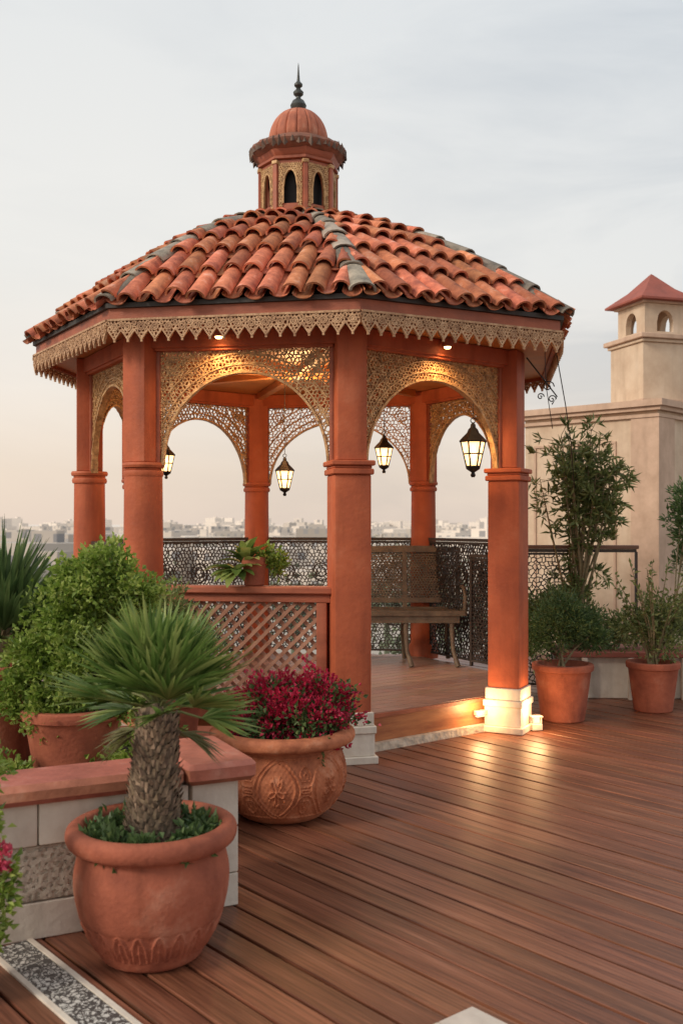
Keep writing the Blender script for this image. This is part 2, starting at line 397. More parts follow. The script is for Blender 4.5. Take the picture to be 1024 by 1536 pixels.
# cupola
def wallarch(mb,O,U,V,Nn,w,h,aw,ah,t,n=10,z0=0):
    def P(u,v,s): q=O+U*u+V*v+Nn*s; return q
    ts=[-aw+2*aw*k/n for k in range(n+1)]
    cv=[(u,z0+(ah-z0)*(.45+.55*math.sqrt(max(0,1-(u/aw)**2)))) for u in ts]
    for s in(0,-t):
        mb.add([P(-w/2,0,s),P(-aw,0,s),P(-aw,h,s),P(-w/2,h,s)],[(0,1,2,3)])
        mb.add([P(aw,0,s),P(w/2,0,s),P(w/2,h,s),P(aw,h,s)],[(0,1,2,3)])
        for (u1,v1),(u2,v2) in zip(cv,cv[1:]): mb.add([P(u1,v1,s),P(u2,v2,s),P(u2,h,s),P(u1,h,s)],[(0,1,2,3)])
        if z0>0: mb.add([P(-aw,0,s),P(aw,0,s),P(aw,z0,s),P(-aw,z0,s)],[(0,1,2,3)])
    full=[(-aw,z0)]+cv+[(aw,z0)]
    full.append((-aw,z0))
    for (u1,v1),(u2,v2) in zip(full,full[1:]): mb.add([P(u1,v1,0),P(u2,v2,0),P(u2,v2,-t),P(u1,v1,-t)],[(0,1,2,3)])
    return cv
CU=MB();cf=MB();ck=MB();cp=MB()
zc=4.20
pts8=[C+Vector((math.sin(rad(12.5+45*i)),-math.cos(rad(12.5+45*i))))*.325 for i in range(8)]
for i in range(8):
    a,b=pts8[i],pts8[(i+1)%8]; O,U,Nn,L=frame(a,b); mid=(a+b)/2
    OO=Vector((mid.x,mid.y,zc+.0)); w=L-.03
    cv=wallarch(CU,OO,U,up,Nn,L,.42,.062,.34,.03,10,.06)
    full=[(-.062,.06)]+cv+[(.062,.06)]
    cf.poly(OO+Nn*.006,U,up,Nn,full,.014,.018)
    def ins(u,v):
        if abs(u)>w/2-.01 or v<.03 or v>.395: return False
        if abs(u)<.066 and v<.06+.28*(.45+.55*math.sqrt(max(0,1-(u/.066)**2)))+.006 : return False
        return True
    cf.filigree(OO+Nn*.006,U,up,Nn,ins,(-w/2,w/2,.0,.42),.011,.0075,.012,.3)
    CU.box((a.x,a.y,zc+.21),(.04,.04,.42),rad(12.5+45*i),.004)
    cp.box((a.x,a.y,zc+.40),(.055,.055,.03),rad(12.5+45*i),.004)
CU.lathe((C.x,C.y,zc-.16),[(.36,0),(.36,.10),(.345,.12),(.33,.135),(.33,.16),(.31,.16)],8,rot=rad(12.5-90))
CU.lathe((C.x,C.y,zc),[(.30,.42),(.35,.43),(.35,.45),(.33,.46),(.36,.50),(.36,.53)],8,rot=rad(12.5-90))
obj('cupola_walls',CU,TERRA_D,G); obj('cupola_filigree',cf,GOLD,G,80); obj('cupola_caps',cp,GOLD,G)
ck.lathe((C.x,C.y,zc),[(.24,0),(.24,.42)],16); obj('cupola_shade_core',ck,mk('cupola_painted_shade',(.012,.01,.01),(.006,.006,.006)),G)  # near-black cylinder stands in for the shade inside the arched openings
co=MB()
co.lathe((C.x,C.y,zc),[(.30,.50),(.36,.515),(.40,.545),(.41,.575),(.395,.60),(.34,.615),(.29,.63),(.27,.66)],64,
  disp=lambda th,z,r:.008*math.sin(th*20)*(1 if r>.35 else 0))
obj('cupola_cornice',co,mk('cornice_brown',(.30,.115,.07),(.15,.07,.045),10,.7,.4,50),G)
lv=MB()
for k in range(46):
    th=2*math.pi*k/46+R.uniform(-.04,.04); c_=Vector((math.cos(th),math.sin(th),0)); tg=Vector((-c_.y,c_.x,0)); p=Vector((C.x,C.y,zc+.555+R.uniform(-.01,.01)))+c_*.395
    j=R.uniform(.45,1.25)
    lv.add([p+tg*.024-up*.02,p+c_*.026*j+up*.015,p-tg*.024-up*.02,p+up*.045*j+c_*.014,p+c_*.022-up*.05*j],[(0,1,3),(1,2,3),(0,4,1),(1,4,2)])
obj('cupola_leaf_crest',lv,mk('dark_bronze_leaf',(.16,.09,.055),(.06,.04,.03),20,.6,.4),G,10)
dm=MB(); prof=[]
for k in range(17):
    t=k/16*math.pi/2; prof.append((.255*math.cos(t)**.85+.002 if k<16 else .012, .66+.29*math.sin(t)))
prof[0]=(.245,.655)
dm.lathe((C.x,C.y,zc),prof,160,disp=lambda th,z,r:-.015*math.exp(-(abs(math.sin(th*8))/.25)**2)*min(1,r/.15))
obj('cupola_dome',dm,mk('dome_clay',(.48,.15,.08),(.29,.085,.05),9,.75,.4,40,c3=(.56,.27,.18),stretch=(1,1,.4),grime=.6),G)
fn=MB(); fn.lathe((C.x,C.y,zc+.94),[(.05,0),(.062,.02),(.07,.05),(.05,.09),(.022,.11),(.02,.125),(.042,.145),(.045,.165),(.022,.19),(.016,.20),(.036,.22),(.036,.235),(.014,.26),(.010,.31),(.004,.40),(.0005,.42)],20)
obj('cupola_finial',fn,BRZ,G)
# floor platform
fl=MB()
pf=[C+(c-C)*.95 for c in cols]
fl.prism([tuple(C+(c-C)*.94) for c in cols],.06,FZ-.03); obj('platform_body',fl,STEP,G)
fl=MB(); fl.prism([tuple(p) for p in pf],FZ-.03,FZ-.004); obj('platform_edge',fl,TERRA_D,G)
fl=MB(); fl.prism([tuple(C+(c-C)*.965) for c in cols],0.0,.058); obj('platform_stone_base',fl,STONE,G)
fb=MB(); a,b=cols[0],cols[1]; d=(b-a).normalized(); nn=Vector((-d.y,d.x))
def clipseg(v):
    us=[]
    for p,q in zip(pf,pf[1:]+pf[:1]):
        vp,vq=(p-a).dot(nn)-v,(q-a).dot(nn)-v
        if vp*vq<0: t=vp/(vp-vq); us.append(((p+(q-p)*t)-a).dot(d))
    return (min(us),max(us)) if len(us)==2 else None
v=.1
while v<4:
    r1,r2=clipseg(v+.004),clipseg(v+.116)
    if r1 and r2:
        P=[a+d*r1[0]+nn*(v+.002),a+d*r1[1]+nn*(v+.002),a+d*r2[1]+nn*(v+.118),a+d*r2[0]+nn*(v+.118)]
        fb.prism([tuple(p) for p in P],FZ-.004,FZ+.004)
    v+=.12
obj('floor_boards',fb,FLOORM,G)
lw=MB();lt=MB()
a,b=cols[7],cols[0]; O,U,Nn,L=frame(a,b); ang=math.atan2(U.y,U.x); mid=(a+b)/2
lw.box((mid.x,mid.y,1.145),(L-.2,.16,.05),ang,.015)
lw.box((mid.x,mid.y,1.09),(L-.24,.09,.055),ang,.006)
lw.box((mid.x,mid.y,.33),(L-.24,.09,.14),ang,.006)
for uu in(.17,L-.18):
    p=a+Vector((U.x,U.y))*uu; lw.box((p.x,p.y,.73),(.07,.10,.66),ang,.006)
obj('parapet_frame',lw,TERRA_D,G)
u0,u1,v0,v1=.2,L-.21,.40,1.065
for sg,offn in((1,.012),(-1,-.008)):
    k=-20
    while k<40:
        c0=k*.085; k+=1
        pts=[]
        for u,v in ((u0,(u0-c0)*1.0*sg),(u1,(u1-c0)*sg)):
            pts.append((u,v+ (0.4 if sg>0 else 1.9)))
        (ua,va),(ub,vb)=pts; m_=(vb-va)/(ub-ua)
        t0,t1=u0,u1
        for vv in(v0,v1):
            ux=ua+(vv-va)/m_
            if (m_>0)==(vv==v0): t0=max(t0,ux)
            else: t1=min(t1,ux)
        if t1-t0>.01: lt.bar(O+Nn*offn,U,up,Nn,(t0,va+m_*(t0-ua)),(t1,va+m_*(t1-ua)),.024,.014)
obj('parapet_lattice',lt,mk('lattice_wood',(.44,.22,.14),(.28,.12,.07),8,.6,.2),G)
dl=MB();df=MB()
for (t,i,j) in((.40,7,0),(.50,0,1)):
    p=cols[i]+(cols[j]-cols[i])*t; O,U,Nn,L=frame(cols[i],cols[j]); q=Vector((p.x,p.y,0))+Nn*.14
    df.lathe((q.x,q.y,2.86),[(0,.066),(.04,.066),(.045,.03),(.03,.0),(.028,.012),(0,.012)],16)
    dl.lathe((q.x,q.y,2.845),[(0,0),(.02,.004),(.026,.018),(.02,.03),(0,.034)],12)
    l=bpy.data.lights.new('downlight','SPOT'); l.energy=16; l.color=(1,.58,.26); l.spot_size=rad(150); l.spot_blend=.8; l.shadow_soft_size=.03
    o=bpy.data.objects.new('downlight_lamp',l); o.location=(q.x,q.y,2.835); scene.collection.objects.link(o); setpar(o,G)
obj('downlight_housings',df,TERRA_D,G); obj('downlight_bulbs',dl,BULB,G)
# added glowing disc and point light, to brighten the ceiling
m=MB(); m.lathe((C.x,C.y,2.826),[(0,0),(.03,.004),(.045,.014),(.05,.024)],20); obj('added_fill_disc',m,emit('added_fill_glow',(1,.58,.26),1.6),G)
l=bpy.data.lights.new('added_ceiling_fill','POINT'); l.energy=30; l.color=(1,.55,.22); l.shadow_soft_size=.12
o=bpy.data.objects.new('added_ceiling_fill',l); o.location=(C.x,C.y,2.60); scene.collection.objects.link(o); setpar(o,G)
# ---------------------------------------------------------------- lanterns
def lantern(loc,h,ztop,energy):
    E_=empty('hanging_lantern',loc); s=h/.40; x,y,z=loc; f=MB(); g=MB()
    f.lathe((x,y,z),[(.012*s,-.20*s),(.02*s,-.185*s),(.012*s,-.165*s),(.05*s,-.14*s),(.055*s,-.12*s),(.05*s,-.115*s)],12)
    f.lathe((x,y,z),[(.098*s,.055*s),(.102*s,.065*s),(.08*s,.09*s),(.045*s,.125*s),(.035*s,.15*s),(.02*s,.165*s),(.018*s,.185*s),(.006*s,.2*s)],6)
    g.lathe((x,y,z),[(.046*s,-.115*s),(.085*s,.055*s)],6)
    for k in range(6):
        t=2*math.pi*k/6; c_,s_=math.cos(t),math.sin(t)
        f.tube([(x+.048*s*c_,y+.048*s*s_,z-.118*s),(x+.088*s*c_,y+.088*s*s_,z+.058*s)],.0065*s,4)
    f.lathe((x,y,z),[(.066*s,-.035*s),(.072*s,-.03*s),(.072*s,-.024*s)],6)
    f.tube([(x+.018*s*math.cos(t*math.pi/5),y,z+.215*s+.018*s*math.sin(t*math.pi/5)) for t in range(11)],.004*s,5)
    f.tube([(x,y,z+.23*s),(x,y,ztop)],.003,5)
    obj('lantern_frame',f,IRON,E_); obj('lantern_glass',g,GLASS,E_)
    b=MB(); b.lathe((x,y,z),[(.004*s,-.08*s),(.02*s,-.05*s),(.026*s,-.02*s),(.012*s,.02*s),(.003*s,.03*s)],10); obj('lantern_bulb',b,BULB,E_)
    l=bpy.data.lights.new('lantern_light','POINT'); l.energy=energy; l.color=(1,.6,.27); l.shadow_soft_size=.05
    o=bpy.data.objects.new('lantern_light',l); o.location=(x,y,z-.01); scene.collection.objects.link(o); setpar(o,E_)
lantern((.985,7.50,2.15),.41,2.53,24)
lantern((.36,8.5,2.19),.33,2.93,22)
lantern((-.51,9.0,2.02),.35,2.93,22)
lantern((-1.40,8.0,2.10),.29,2.93,16)
SG=emit('step_glow',(1,.66,.34),2.5)
for (x,y,z,r) in((1.06,7.655,.15,.67),(1.50,7.72,.07,.2)):
    E_=empty('step_light',(x,y,0)); f=MB()
    if z>.1: f.box((x,y,z),(.10,.05,.035),r,.005)
    else:
        f.box((x,y,z-.04),(.085,.06,.05),r,.006); f.box((x,y,z+.04),(.09,.07,.010),r,.003)
        for sx in(-1,1):
            for sy in(-1,1): f.box((x+(sx*.032)*math.cos(r)-(sy*.024)*math.sin(r),y+(sx*.032)*math.sin(r)+(sy*.024)*math.cos(r),z+.01),(.008,.008,.05),r)
    obj('light_housing',f,WHITE,E_)
    f=MB(); f.box((x,y,z+.01 if z<.1 else z-.024),(.05,.036,.036) if z<.1 else (.08,.03,.012),r,.004); obj('light_globe',f,SG,E_)
    l=bpy.data.lights.new('step_lamp','POINT'); l.energy=7; l.color=(1,.58,.25); l.shadow_soft_size=.07
    o=bpy.data.objects.new('step_lamp',l); o.location=(x-.01,y-.11,.20); scene.collection.objects.link(o); setpar(o,E_)
# ---------------------------------------------------------------- railings
def railing(a,b,z0,z1,trim=.12,cell=.028,cap=None,name='iron_railing',umesh=99):
    a,b=Vector(a),Vector(b); O,U,Nn,L=frame(a,b); E_=empty(name,(a.x,a.y,z0)); m=MB()
    u0,u1=trim,L-trim; um=min(u1,umesh)
    m.filigree(O,U,up,Nn,lambda u,v:u0<u<um and z0+.06<v<z1-.03,(u0,um,z0+.04,z1),cell,.0085,.012,.5)
    n=max(1,round((um-u0)/.35))
    for k in range(n):
        uc=u0+(um-u0)*(k+.5)/n
        for rr_ in(.05,.09):
            for zc_ in((z0+z1)/2+.25,(z0+z1)/2-.2): m.poly(O,U,up,Nn,[(uc+rr_*math.cos(t*math.pi/8),zc_+rr_*math.sin(t*math.pi/8)) for t in range(17)],.011,.02)
    for v in(z0+.05,z1-.03): m.bar(O,U,up,Nn,(u0,v),(um,v),.022,.026)
    m.bar(O,U,up,Nn,(u0,z1),(u1,z1),.03,.05)
    n=max(1,round((u1-u0)/.9))
    for k in range(n+1):
        u=u0+(u1-u0)*k/n; m.bar(O,U,up,Nn,(u,z0),(u,z1-.01),.024,.03)
    obj('rail_mesh',m,RAILM,E_,80)
    if cap:
        c=MB(); mid=(a+b)/2; c.box((mid.x,mid.y,z1+.035),(L,.09,.035),math.atan2(U.y,U.x),.01); obj('rail_cap',c,cap,E_)
for i,j in((2,3),(3,4),(4,5),(5,6),(6,7)): railing(cols[i],cols[j],FZ,1.44,cell=.022)
railing((1.45,8.98),(1.20,9.25),FZ+.02,1.30,.0,.020,name='iron_gate')
WOODCAP=mk('rail_cap_wood',(.22,.10,.06),(.13,.06,.035),6,.5,.2)
railing((1.50,9.55),(2.80,9.45),.02,1.34,.02,.026,WOODCAP,'terrace_railing',umesh=.80)
# bench
BN=empty('garden_bench',(.66,9.6,FZ)); bt=MB(); bx0,bx1=.10,1.15
O=Vector((bx0,9.80,FZ));U=Vector((1,0,0)); V=Vector((0,.16,1)).normalized(); Nn=Vector((0,-1,.16)).normalized(); BL=bx1-bx0
bt.filigree(O,U,V,Nn,lambda u,v:.03<u<BL-.03 and .60<v<1.06,(0,BL,.58,1.08),.016,.0095,.014,.3)
bt.filigree(O-Nn*.012,U,V,Nn,lambda u,v:.03<u<BL-.03 and .60<v<1.06,(.01,BL,.59,1.08),.019,.008,.008,.3)
for p,q in(((0,.45),(0,1.10)),((BL,.45),(BL,1.10)),((-.02,1.085),(BL+.02,1.085)),((0,.585),(BL,.585)),((BL/2,.5),(BL/2,1.08))): bt.bar(O,U,V,Nn,p,q,.045,.04)
bt.poly(O,U,V,Nn,[(0,1.10),(.2,1.112),(BL/2,1.12),(BL-.2,1.112),(BL,1.10)],.025,.03)
O2=Vector((bx0,9.32,FZ+.50)); V2=Vector((0,1,0))
bt.filigree(O2,U,V2,up,lambda u,v:.02<u<BL-.02 and .02<v<.46,(0,BL,0,.48),.014,.012,.012,.2)
for p,q in(((0,0),(BL,0)),((0,.47),(BL,.47)),((0,0),(0,.47)),((BL,0),(BL,.47))): bt.bar(O2,U,V2,up,p,q,.04,.045)
bt.box(((bx0+bx1)/2,9.33,FZ+.445),(BL-.1,.025,.07))
for x in(bx0+.04,bx1-.12,bx0+.5):
    bt.tube([(x,9.36,FZ+.49),(x+.0,9.34,FZ+.34),(x+.01,9.315,FZ+.15),(x+.05,9.27,FZ+.012)],[.026,.024,.019,.026],8)
    bt.tube([(x,9.78,FZ+.49),(x,9.80,FZ+.25),(x+.02,9.86,FZ+.012)],[.024,.02,.024],8)
for x in(bx0,bx1):
    bt.tube([(x,9.34,FZ+.50),(x,9.32,FZ+.66),(x,9.38,FZ+.73),(x,9.56,FZ+.735),(x,9.88,FZ+.74)],.018,8)
obj('bench_ironwork',bt,BENCHM,BN,60)
# ---------------------------------------------------------------- deck
DA=rad(130); DM=Matrix.Rotation(DA,4,'Z')
dk=MB(); W_=.150; gap=.014
n_=-2.0
while n_<11.5:
    u2=(12.2-.643*n_)/.766; u=-7.5
    y0,y1=-(n_+W_-gap/2),-(n_+gap/2); x0,x1=u+.002,u2-.002; c=.003; dz=R.uniform(-.0018,.0018)
    vs=[(x0,y0,-.045),(x1,y0,-.045),(x1,y1,-.045),(x0,y1,-.045),(x0,y0,dz-c),(x1,y0,dz-c),(x1,y1,dz-c),(x0,y1,dz-c),(x0+c,y0+c,dz),(x1-c,y0+c,dz),(x1-c,y1-c,dz),(x0+c,y1-c,dz)]
    dk.add(vs,[(0,1,5,4),(1,2,6,5),(2,3,7,6),(3,0,4,7),(4,5,9,8),(5,6,10,9),(6,7,11,10),(7,4,8,11),(8,9,10,11)])
    n_+=W_
obj('wooden_deck',dk,DECK,None,20,DM)
m=MB(); m.prism([(-8,-6),(11,-6),(11,12.2),(-8,12.2)],-12,-.05); obj('rooftop_terrace_building',m,mk('terrace_base',(.012,.008,.006),(.006,.004,.004),rough=.85))
def mosaic():
    m,nt,p=base('mosaic_tile'); L=nt.links.new; tc=N(nt,'ShaderNodeTexCoord')
    vo=N(nt,'ShaderNodeTexVoronoi',feature='DISTANCE_TO_EDGE'); vo.inputs['Scale'].default_value=42; L(tc.outputs['Object'],vo.inputs['Vector'])
    no=N(nt,'ShaderNodeTexNoise'); no.inputs['Scale'].default_value=26; no.inputs['Distortion'].default_value=2.5; L(tc.outputs['Object'],no.inputs['Vector'])
    a=N(nt,'ShaderNodeMath',operation='GREATER_THAN'); a.inputs[1].default_value=.5; L(no.outputs['Fac'],a.inputs[0])
    b=N(nt,'ShaderNodeMath',operation='GREATER_THAN'); b.inputs[1].default_value=.07; L(vo.outputs['Distance'],b.inputs[0])
    c=N(nt,'ShaderNodeMath',operation='MULTIPLY'); L(a.outputs[0],c.inputs[0]); L(b.outputs[0],c.inputs[1])
    mx=N(nt,'ShaderNodeMix',data_type='RGBA'); mx.inputs[6].default_value=(.08,.075,.07,1); mx.inputs[7].default_value=(.62,.6,.55,1)
    L(c.outputs[0],mx.inputs[0]); L(mx.outputs[2],p.inputs['Base Color']); p.inputs['Roughness'].default_value=.4; return m
MOS=mosaic()
m=MB(); m.box((-.15,-1.47,.004),(7.7,.13,.008),0,.002); ms=obj('mosaic_strip',m,MOS,None,30,DM)
m=MB()
for sgn in(-1,1): m.box((-.15,-1.47+sgn*.078,.005),(7.7,.022,.010),0,.002)
obj('mosaic_strip_border',m,WHITE,None,30,DM)
m=MB()
for iu in range(4):
    for iv in range(3): m.box((2.25-.08-iu*.163,-(2.45-.08-iv*.163),.004),(.158,.158,.008),0,.002)
obj('floor_tile_patch',m,mk('pale_floor_tile',(.55,.49,.42),(.40,.35,.30),6,.5,.1,isl=.1),None,30,DM)
# ---------------------------------------------------------------- low wall front-left
LWL=empty('low_garden_wall',(-.6,4.2,0)); d=Vector((.898,.44)); nb=Vector((-.44,.898)); E0=Vector((-.434,4.2))
ang=math.atan2(d.y,d.x)
def rbox(mb,u0,u1,v0,v1,z0,z1,bev):
    c=E0+d*((u0+u1)/2)+nb*((v0+v1)/2); mb.box((c.x,c.y,(z0+z1)/2),(u1-u0,v1-v0,z1-z0),ang,bev)
m=MB()
for k in range(4): rbox(m,-.215-(k+1)*.6+.006,-.215-k*.6,.0,.2,.36,.525,.006)
rbox(m,-.20,0,-.005,.42,.0,.135,.006); rbox(m,-.20,0,-.005,.42,.14,.33,.006); rbox(m,-.20,0,-.005,.42,.335,.525,.006)
for k in range(4): rbox(m,-.51-(k+1)*.6+.006,-.51-k*.6-.004,.004,.2,0,.14,.006)
rbox(m,-.51,-.215,.004,.2,0,.14,.006)
obj('wall_blocks',m,WHITE,LWL)
m=MB(); rbox(m,-2.6,-.215,.014,.2,.144,.356,.006)
Ow=Vector((E0.x+nb.x*.012,E0.y+nb.y*.012,0)); Uw=Vector((d.x,d.y,0)); Nw=Vector((d.y,-d.x,0))
m.filigree(Ow,Uw,up,Nw,lambda u,v:-1.6<u<-.23 and .155<v<.345,(-1.6,-.22,.15,.35),.019,.015,.012,.55)
obj('wall_carved_band',m,STONE,LWL)
m=MB()
for k in range(3): rbox(m,-.235-(k+1)*.80,-.238-k*.80,-.05,.25,.527,.607,.038)
rbox(m,-.235,.07,-.06,.49,.53,.615,.034)
obj('wall_cap',m,mk('wall_cap_clay',(.45,.15,.095),(.30,.095,.06),5,.65,.4,30,isl=.06,c3=(.54,.25,.18),grime=.5),LWL)
BED=empty('raised_planting_bed',(-1.9,5.3,0)); m=MB()
P=[(-3.4,4.25),(-.95,4.70),(-.80,6.35),(-3.4,6.35)]
m.prism(P,0,.27)
obj('bed_wall',m,BRICKR,BED)
m=MB(); cx=sum(p[0] for p in P)/4; cy=sum(p[1] for p in P)/4
m.prism([(cx+(p[0]-cx)*1.02,cy+(p[1]-cy)*1.02) for p in P],.272,.31); obj('bed_cap',m,BRICKR,BED)
m=MB(); m.prism([(cx+(p[0]-cx)*.92,cy+(p[1]-cy)*.92) for p in P],.311,.318); obj('bed_soil',m,SOIL,BED)
# ---------------------------------------------------------------- pots
def potprof(r,h,base_r,rim=.035,wall=.03):
    return [(0,0),(base_r,0),(base_r+.01,.01),(base_r+(r-base_r)*.5,h*.42),(r*.96,h-rim*1.9),(r*.985,h-rim*1.6),(r*1.04,h-rim*1.45),(r*1.06,h-rim*.8),(r*1.05,h-.006),(r*1.02,h),(r-wall,h),(r-wall-.01,h-.02),(r-wall-.02,h-.07)]
def pot(E_,loc,r,h,br,mat=POT,prof=None,disp=None,seg=48,soilz=None,soilr=None):
    m=MB(); m.lathe(loc,prof or potprof(r,h,br),seg,disp=disp); obj('pot',m,mat,E_)
    sr=soilr or r-.035; sz=soilz or h-.05; m=MB(); m.lathe((loc[0],loc[1],loc[2]+sz),[(sr,0),(sr*.6,.012),(0,.018)],24); obj('soil',m,SOIL,E_)
px,py=-.703,3.72
PP=empty('potted_fan_palm',(px,py,0))
def sm(pr,n=5):
    out=[];Pn=[pr[0]]+pr+[pr[-1]]
    for i in range(1,len(Pn)-2):
        for k in range(n):
            t=k/n; p0,p1,p2,p3=Pn[i-1:i+3]
            out.append(tuple(.5*((2*p1[j])+(-p0[j]+p2[j])*t+(2*p0[j]-5*p1[j]+4*p2[j]-p3[j])*t*t+(-p0[j]+3*p1[j]-3*p2[j]+p3[j])*t**3) for j in(0,1)))
    out.append(pr[-1]); return out
rdg=lambda x,w:math.exp(-(x/w)**2)
def car(th,z,r):
    if .045<z<.165 and r>.15:
        w=min(1,(z-.045)/.01,(.165-z)/.01)
        a=((th/(2*math.pi)*22)%1-.5)*2; y=(z-.105)/.055
        leaf=rdg(abs(a)-.75*max(0,1-(y*.5+.5)**2)**.5*(1 if y>-1 else 0),.13)
        q=leaf+.9*rdg(a,.12)*(1 if y<.5 else 0)+.6*rdg(math.sin(3.5*y+3*abs(a)),.3)*.7
        return .008*w*min(q,1)-.003*w
    return 0
prof=[(0,0)]+sm([(.165,0),(.185,.012),(.20,.04)],3)+[(.20+.035*t/24,.04+.06*t/24) for t in range(1,25)]+[(.235+.027*t/24,.10+.065*t/24) for t in range(1,25)]+sm([(.265,.17),(.282,.25),(.284,.32),(.272,.38),(.262,.405)],5)+sm([(.268,.415),(.30,.425),(.312,.445),(.314,.465),(.306,.485),(.285,.495),(.262,.492),(.25,.478)],3)+[(.245,.40)]
pot(PP,(px,py,0),.30,.49,.16,prof=prof,seg=400,disp=car,soilz=.42,soilr=.248)
tk=MB(); tk.lathe((px,py,.42),[(.095,0),(.088,.1),(.074,.3),(.06,.46),(.03,.52)],16)
for k in range(380):
    t=k/380; th=k*2.39996; z=.43+.45*t; r=.094-.032*t
    c_=Vector((math.cos(th),math.sin(th),0)); tg=Vector((-c_.y,c_.x,0)); p=Vector((px,py,z))+c_*(r-.004)+Vector((.02*t,0,0))
    w=R.uniform(.014,.021); hh=R.uniform(.026,.048); o_=R.uniform(.014,.034)
    tk.add([p+tg*w,p-tg*w,p-tg*w*.3+c_*o_+up*hh,p+tg*w*.3+c_*o_+up*hh,p+c_*.014+up*.005],[(0,4,3),(4,1,2),(4,2,3),(0,1,4)])
obj('trunk',tk,BARK,PP,20)
def fan(mb,stems,c,az,el,pet,bl,nb_=22,spread=150,wd=.012,droop=.25):
    dr=Vector((math.cos(az)*math.cos(el),math.sin(az)*math.cos(el),math.sin(el)))
    side=dr.cross(up)
    if side.length<.1: side=Vector((math.sin(az),-math.cos(az),0))
    side.normalize(); nrm=side.cross(dr).normalized()
    tw=R.uniform(-.7,.7); side,nrm=(side*math.cos(tw)+nrm*math.sin(tw)),(nrm*math.cos(tw)-side*math.sin(tw))
    c=Vector(c); hub=c+dr*pet-up*pet*.08
    stems.tube([c,c+dr*pet*.5+up*.01,hub],[.007,.005,.004],5)
    for k in range(nb_):
        a=rad(spread)*((k+.5)/nb_-.5)*R.uniform(.93,1.07); ll=bl*(1-.28*abs(a)/rad(90))*R.uniform(.82,1.08)
        dd=(dr*math.cos(a)+side*math.sin(a)+nrm*R.uniform(-.05,.2)).normalized()
        sd=dd.cross(nrm).normalized()
        ws=[.55,1,.7,.05]; vs=[]; dj=R.uniform(.4,1.5)
        for q,t in enumerate((0,.35,.7,1)):
            p=hub+dd*ll*t-up*droop*ll*t*t*dj
            w=wd*ws[q]; vs+=[p+sd*w+nrm*w*.5,p,p-sd*w+nrm*w*.5]
        fs=[]
        for q in range(3):
            o=3*q; fs+=[(o,o+1,o+4,o+3),(o+1,o+2,o+5,o+4)]
        mb.add(vs,fs)
fm=MB();st=MB()
for k in range(30):
    t=k/29; az=k*2.39996+R.uniform(-.2,.2); el=rad(2+74*t**.85+R.uniform(-6,6))
    fan(fm,st,(px+.025,py,.89+.05*t),az,el,R.uniform(.10,.19),R.uniform(.23,.31),24,112,.0088,.06)
obj('fronds',fm,LF_PALM,PP,60); obj('petioles',st,mk('petiole',(.22,.24,.09),(.14,.15,.05)),PP)
fm=MB();st=MB()
for k in range(4): fan(fm,st,(px+.02,py,.87),(.2,1.4,2.9,3.7)[k],rad(R.uniform(-28,-12)),.10,R.uniform(.14,.20),16,80,.007,.2)
obj('dry_fronds',fm,leafmat('leaf_dry',(.10,.09,.035),(.20,.19,.08),(.32,.30,.14)),PP,60); obj('dry_petioles',st,STEM,PP)
gm=MB(); gm.bush([(px+.19*math.cos(t),py+.19*math.sin(t),.445,.05,(1,1,.7)) for t in [k*math.pi/6 for k in range(12)]],230,9,.035,.022,.03)
obj('ground_cover',gm,LF_DARK,PP,60)
bx,by=-.325,5.5
BP=empty('carved_bowl_with_red_flowers',(bx,by,0))
def carve(th,z,r):
    if z<.045 or z>.385: return 0
    e=min(1,(z-.045)/.02,(.385-z)/.02); a=((th/(2*math.pi)*7+.28)%1-.5)*2; y=(z-.215)/.15
    w_=.55+.25*math.cos(y*1.5)
    q=rdg(abs(a)-w_*max(0,1-(y*.9)**2)**.5,.045)+rdg(abs(a)-.78*w_*max(0,1-(y*1.05)**2)**.5,.035)
    rh=math.hypot(a*1.6,(y+.05)*.9); ph=math.atan2(y+.05,a*1.6+1e-9)
    if rh<.55: q+=rdg(rh-.28-.16*math.cos(5*ph+1.57),.06)+rdg(rh,.09)+.5*rdg(math.sin(5*ph),.25)*(rh>.2)
    if abs(a)>w_*.9:
        b=1-abs(a); s_=math.atan2(y-.35,b+1e-6); r2=math.hypot(b*1.5,y-.35); r3=math.hypot(b*1.5,y+.45)
        q+=.8*rdg(math.sin(14*r2-s_*2),.4)*(r2<.5)+.8*rdg(math.sin(14*r3+math.atan2(y+.45,b)*2),.4)*(r3<.5)
    q+=rdg(abs(y)-1.08,.05)+.25*math.sin(37*a+6*y)*math.sin(29*y)
    return e*(.012*max(0,min(q,1))-.004)
prof=[(0,0)]+sm([(.19,0),(.23,.02),(.29,.08),(.335,.16),(.348,.24),(.335,.32),(.31,.375),(.305,.395)],16)+sm([(.31,.40),(.37,.41),(.395,.425),(.40,.45),(.392,.47),(.37,.48),(.33,.482),(.315,.46)],3)+[(.31,.40)]
pot(BP,(bx,by,0),.38,.48,.2,mat=POTC,prof=prof,seg=520,disp=carve,soilz=.43,soilr=.31)
m=MB(); m.bush([(bx+.07,by,.54,.25,(1.25,1.1,.75)),(bx+.22,by,.55,.17),(bx-.08,by,.55,.17)],330,12,.035,.024,.04); obj('flower_leaves',m,LF_DARK,BP,60)
m=MB(); m.bush([(bx+.07,by,.57,.26,(1.22,1.1,.84)),(bx+.22,by,.57,.17),(bx-.08,by,.57,.18)],620,18,.024,.020,.032,.8); obj('red_flowers',m,FL_RED,BP,60)
